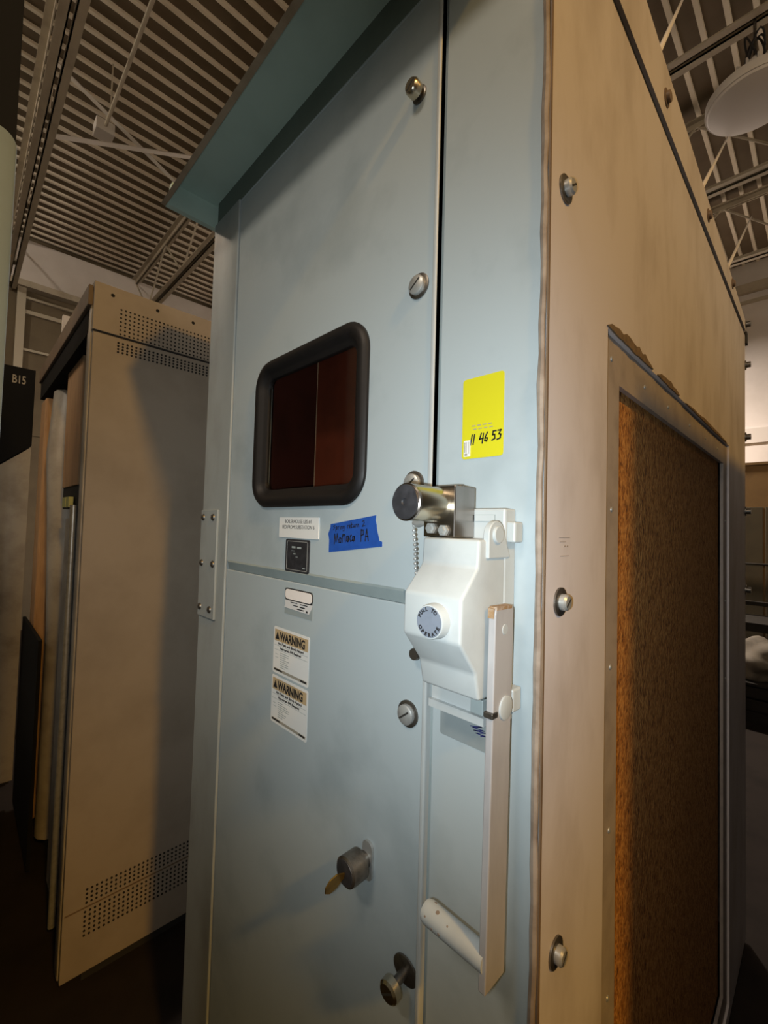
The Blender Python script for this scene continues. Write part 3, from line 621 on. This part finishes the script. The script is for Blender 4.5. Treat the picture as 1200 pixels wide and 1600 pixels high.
high_bay((-2.8, 5.7, 4.31), .235, 'fill lamp added out of sight behind the blue-grey cabinet', True)  # unseen lamp added to brighten the back wall
nl = bpy.data.lights.new('far_fill_light', 'AREA'); no = bpy.data.objects.new('far_fill_light', nl); COL.objects.link(no)
nl.shape = 'DISK'; nl.size = .30; nl.energy = 420; nl.color = (1.0, .86, .74); no.location = (-2.8, 5.7, 4.24)
for (lx, ly, pw, cc, lb) in ((.2, -3.2, 86, (1.0, .86, .70), 'unseen fill lamp added behind the photographer'), (-4.6, -2.6, 95, (1.0, .86, .70), 'unseen fill lamp added over the far left aisle')):
    if lx > 0:
        high_bay((lx, ly, 4.61), .55, lb, True)  # unseen wide lamp added as fill for the upper front
        ld = bpy.data.lights.new('fill_light', 'AREA'); ld.shape = 'DISK'; ld.size = 1.1; lz = 4.56
    else:
        high_bay((lx, ly, 5.06), .235, lb, True)  # unseen lamp added to lift the left soffit and ceiling
        ld = bpy.data.lights.new('fill_light', 'POINT'); ld.shadow_soft_size = .12; lz = 4.88
    lo_ = bpy.data.objects.new('fill_light', ld); COL.objects.link(lo_)
    ld.energy = pw; ld.color = cc; lo_.location = (lx, ly, lz)
wl_ = bpy.data.lights.new('warm_lamp_light', 'AREA'); wo = bpy.data.objects.new('warm_lamp_light', wl_); COL.objects.link(wo)
wl_.shape = 'DISK'; wl_.size = .30; wl_.energy = 150; wl_.color = (1.0, .52, .075)
wo.location = (WARM_LAMP[0], WARM_LAMP[1], WARM_LAMP[2] - .01)
# hanging wires from the joists to the roof edge
for (p, q_, lb) in (((-.01, .48, 2.4325), (-.36, 2.60, 4.86), 'thin pale wire nearest the front of the roof edge'), ((-.01, .90, 2.405), (-.32, 3.98, 4.86), 'thin pale wire between two others, meeting the lamp'), ((-.01, 1.32, 2.377), (-.262, 4.82, 4.56), 'thin pale wire farthest back along the roof edge')):
    w = tag(obj('hanging_wire', TU([p, q_], .0055, 8), 'white_paint'), lb, 'wire', 'wires above the cream side')
# ------------------------------------------------------------------ things along the back wall, seen past the cabinet's far edge
lo = thing('tan_locker', (-.5, 6.4, 0), 'tan cupboard against the white back wall at right edge', 'cupboard')
obj('carcass', B(-1.4, .3, 6.1, 6.9, .05, 2.34, bev=.01), 'locker_tan', lo); obj('top_board', B(-1.42, .32, 6.08, 6.92, 2.34, 2.37), 'locker_tan', lo)
for i in range(3): obj('door', B(-1.38 + i*.56, -.84 + i*.56, 6.085, 6.1, .1, 1.85, bev=.004), 'locker_door', lo)
obj('plinth', B(-1.38, .28, 6.14, 6.88, 0, .05), 'gap_black', lo)
be = thing('work_bench', (-.4, 5.2, 0), 'dark metal work bench in front of the tan cupboard', 'bench')
obj('top', B(-1.1, .2, 4.9, 5.5, .62, .70), 'junk_dark', be); obj('upper_rail', B(-1.1, .2, 5.44, 5.5, .80, .84), 'junk_dark', be)
for x in (-1.06, .12):
    for y in (4.94, 5.42): obj('leg', B(x, x + .05, y, y + .05, 0, .62), 'junk_dark', be)
for x in (-1.06, .12): obj('rail_post', B(x, x + .04, 5.45, 5.49, .70, .80), 'junk_dark', be)
sk = bmesh.new(); bmesh.ops.create_icosphere(sk, subdivisions=4, radius=.24)
rr = random.Random(4)
for v in sk.verts:
    v.co *= 1 + .16*math.sin(v.co.x*23 + 1)*math.sin(v.co.y*19) + .10*math.sin(v.co.z*31 + v.co.x*12)
    v.co.z = max(v.co.z*.72, -.12)
bmesh.ops.translate(sk, verts=sk.verts[:], vec=(-.22, 4.45, .125)); 
cr_ = thing('wood_crate', (-.25, 4.45, 0), 'dark low crate under the crumpled pale sack', 'crate')
for i in range(3): obj('slat', B(-.6, .1, 4.15, 4.17, .02 + i*.1, .10 + i*.1), 'junk_dark', cr_)
obj('lid', B(-.6, .1, 4.15, 4.75, .31, .33), 'junk_dark', cr_); obj('back', B(-.6, .1, 4.73, 4.75, 0, .31), 'junk_dark', cr_)
for x in (-.6, .06): obj('corner_post', B(x, x + .04, 4.17, 4.21, 0, .31), 'junk_dark', cr_)
bmesh.ops.translate(sk, verts=sk.verts[:], vec=(0, 0, .325))
tag(obj('sack', sk, 'junk_pale', None, True), 'crumpled pale sack lying on a dark crate at right edge', 'sack')
ra = thing('wall_rail', (-.6, 6.07, 1.2), 'thin dark pipe running across the tan cupboard', 'pipe')
obj('pipe', TU([(-1.5, 6.05, 1.20), (.4, 6.05, 1.20)], .012, 8), 'junk_dark', ra)
for x in (-1.3, .2): obj('clip', B(x, x + .02, 6.05, 6.09, 1.185, 1.215), 'junk_dark', ra)
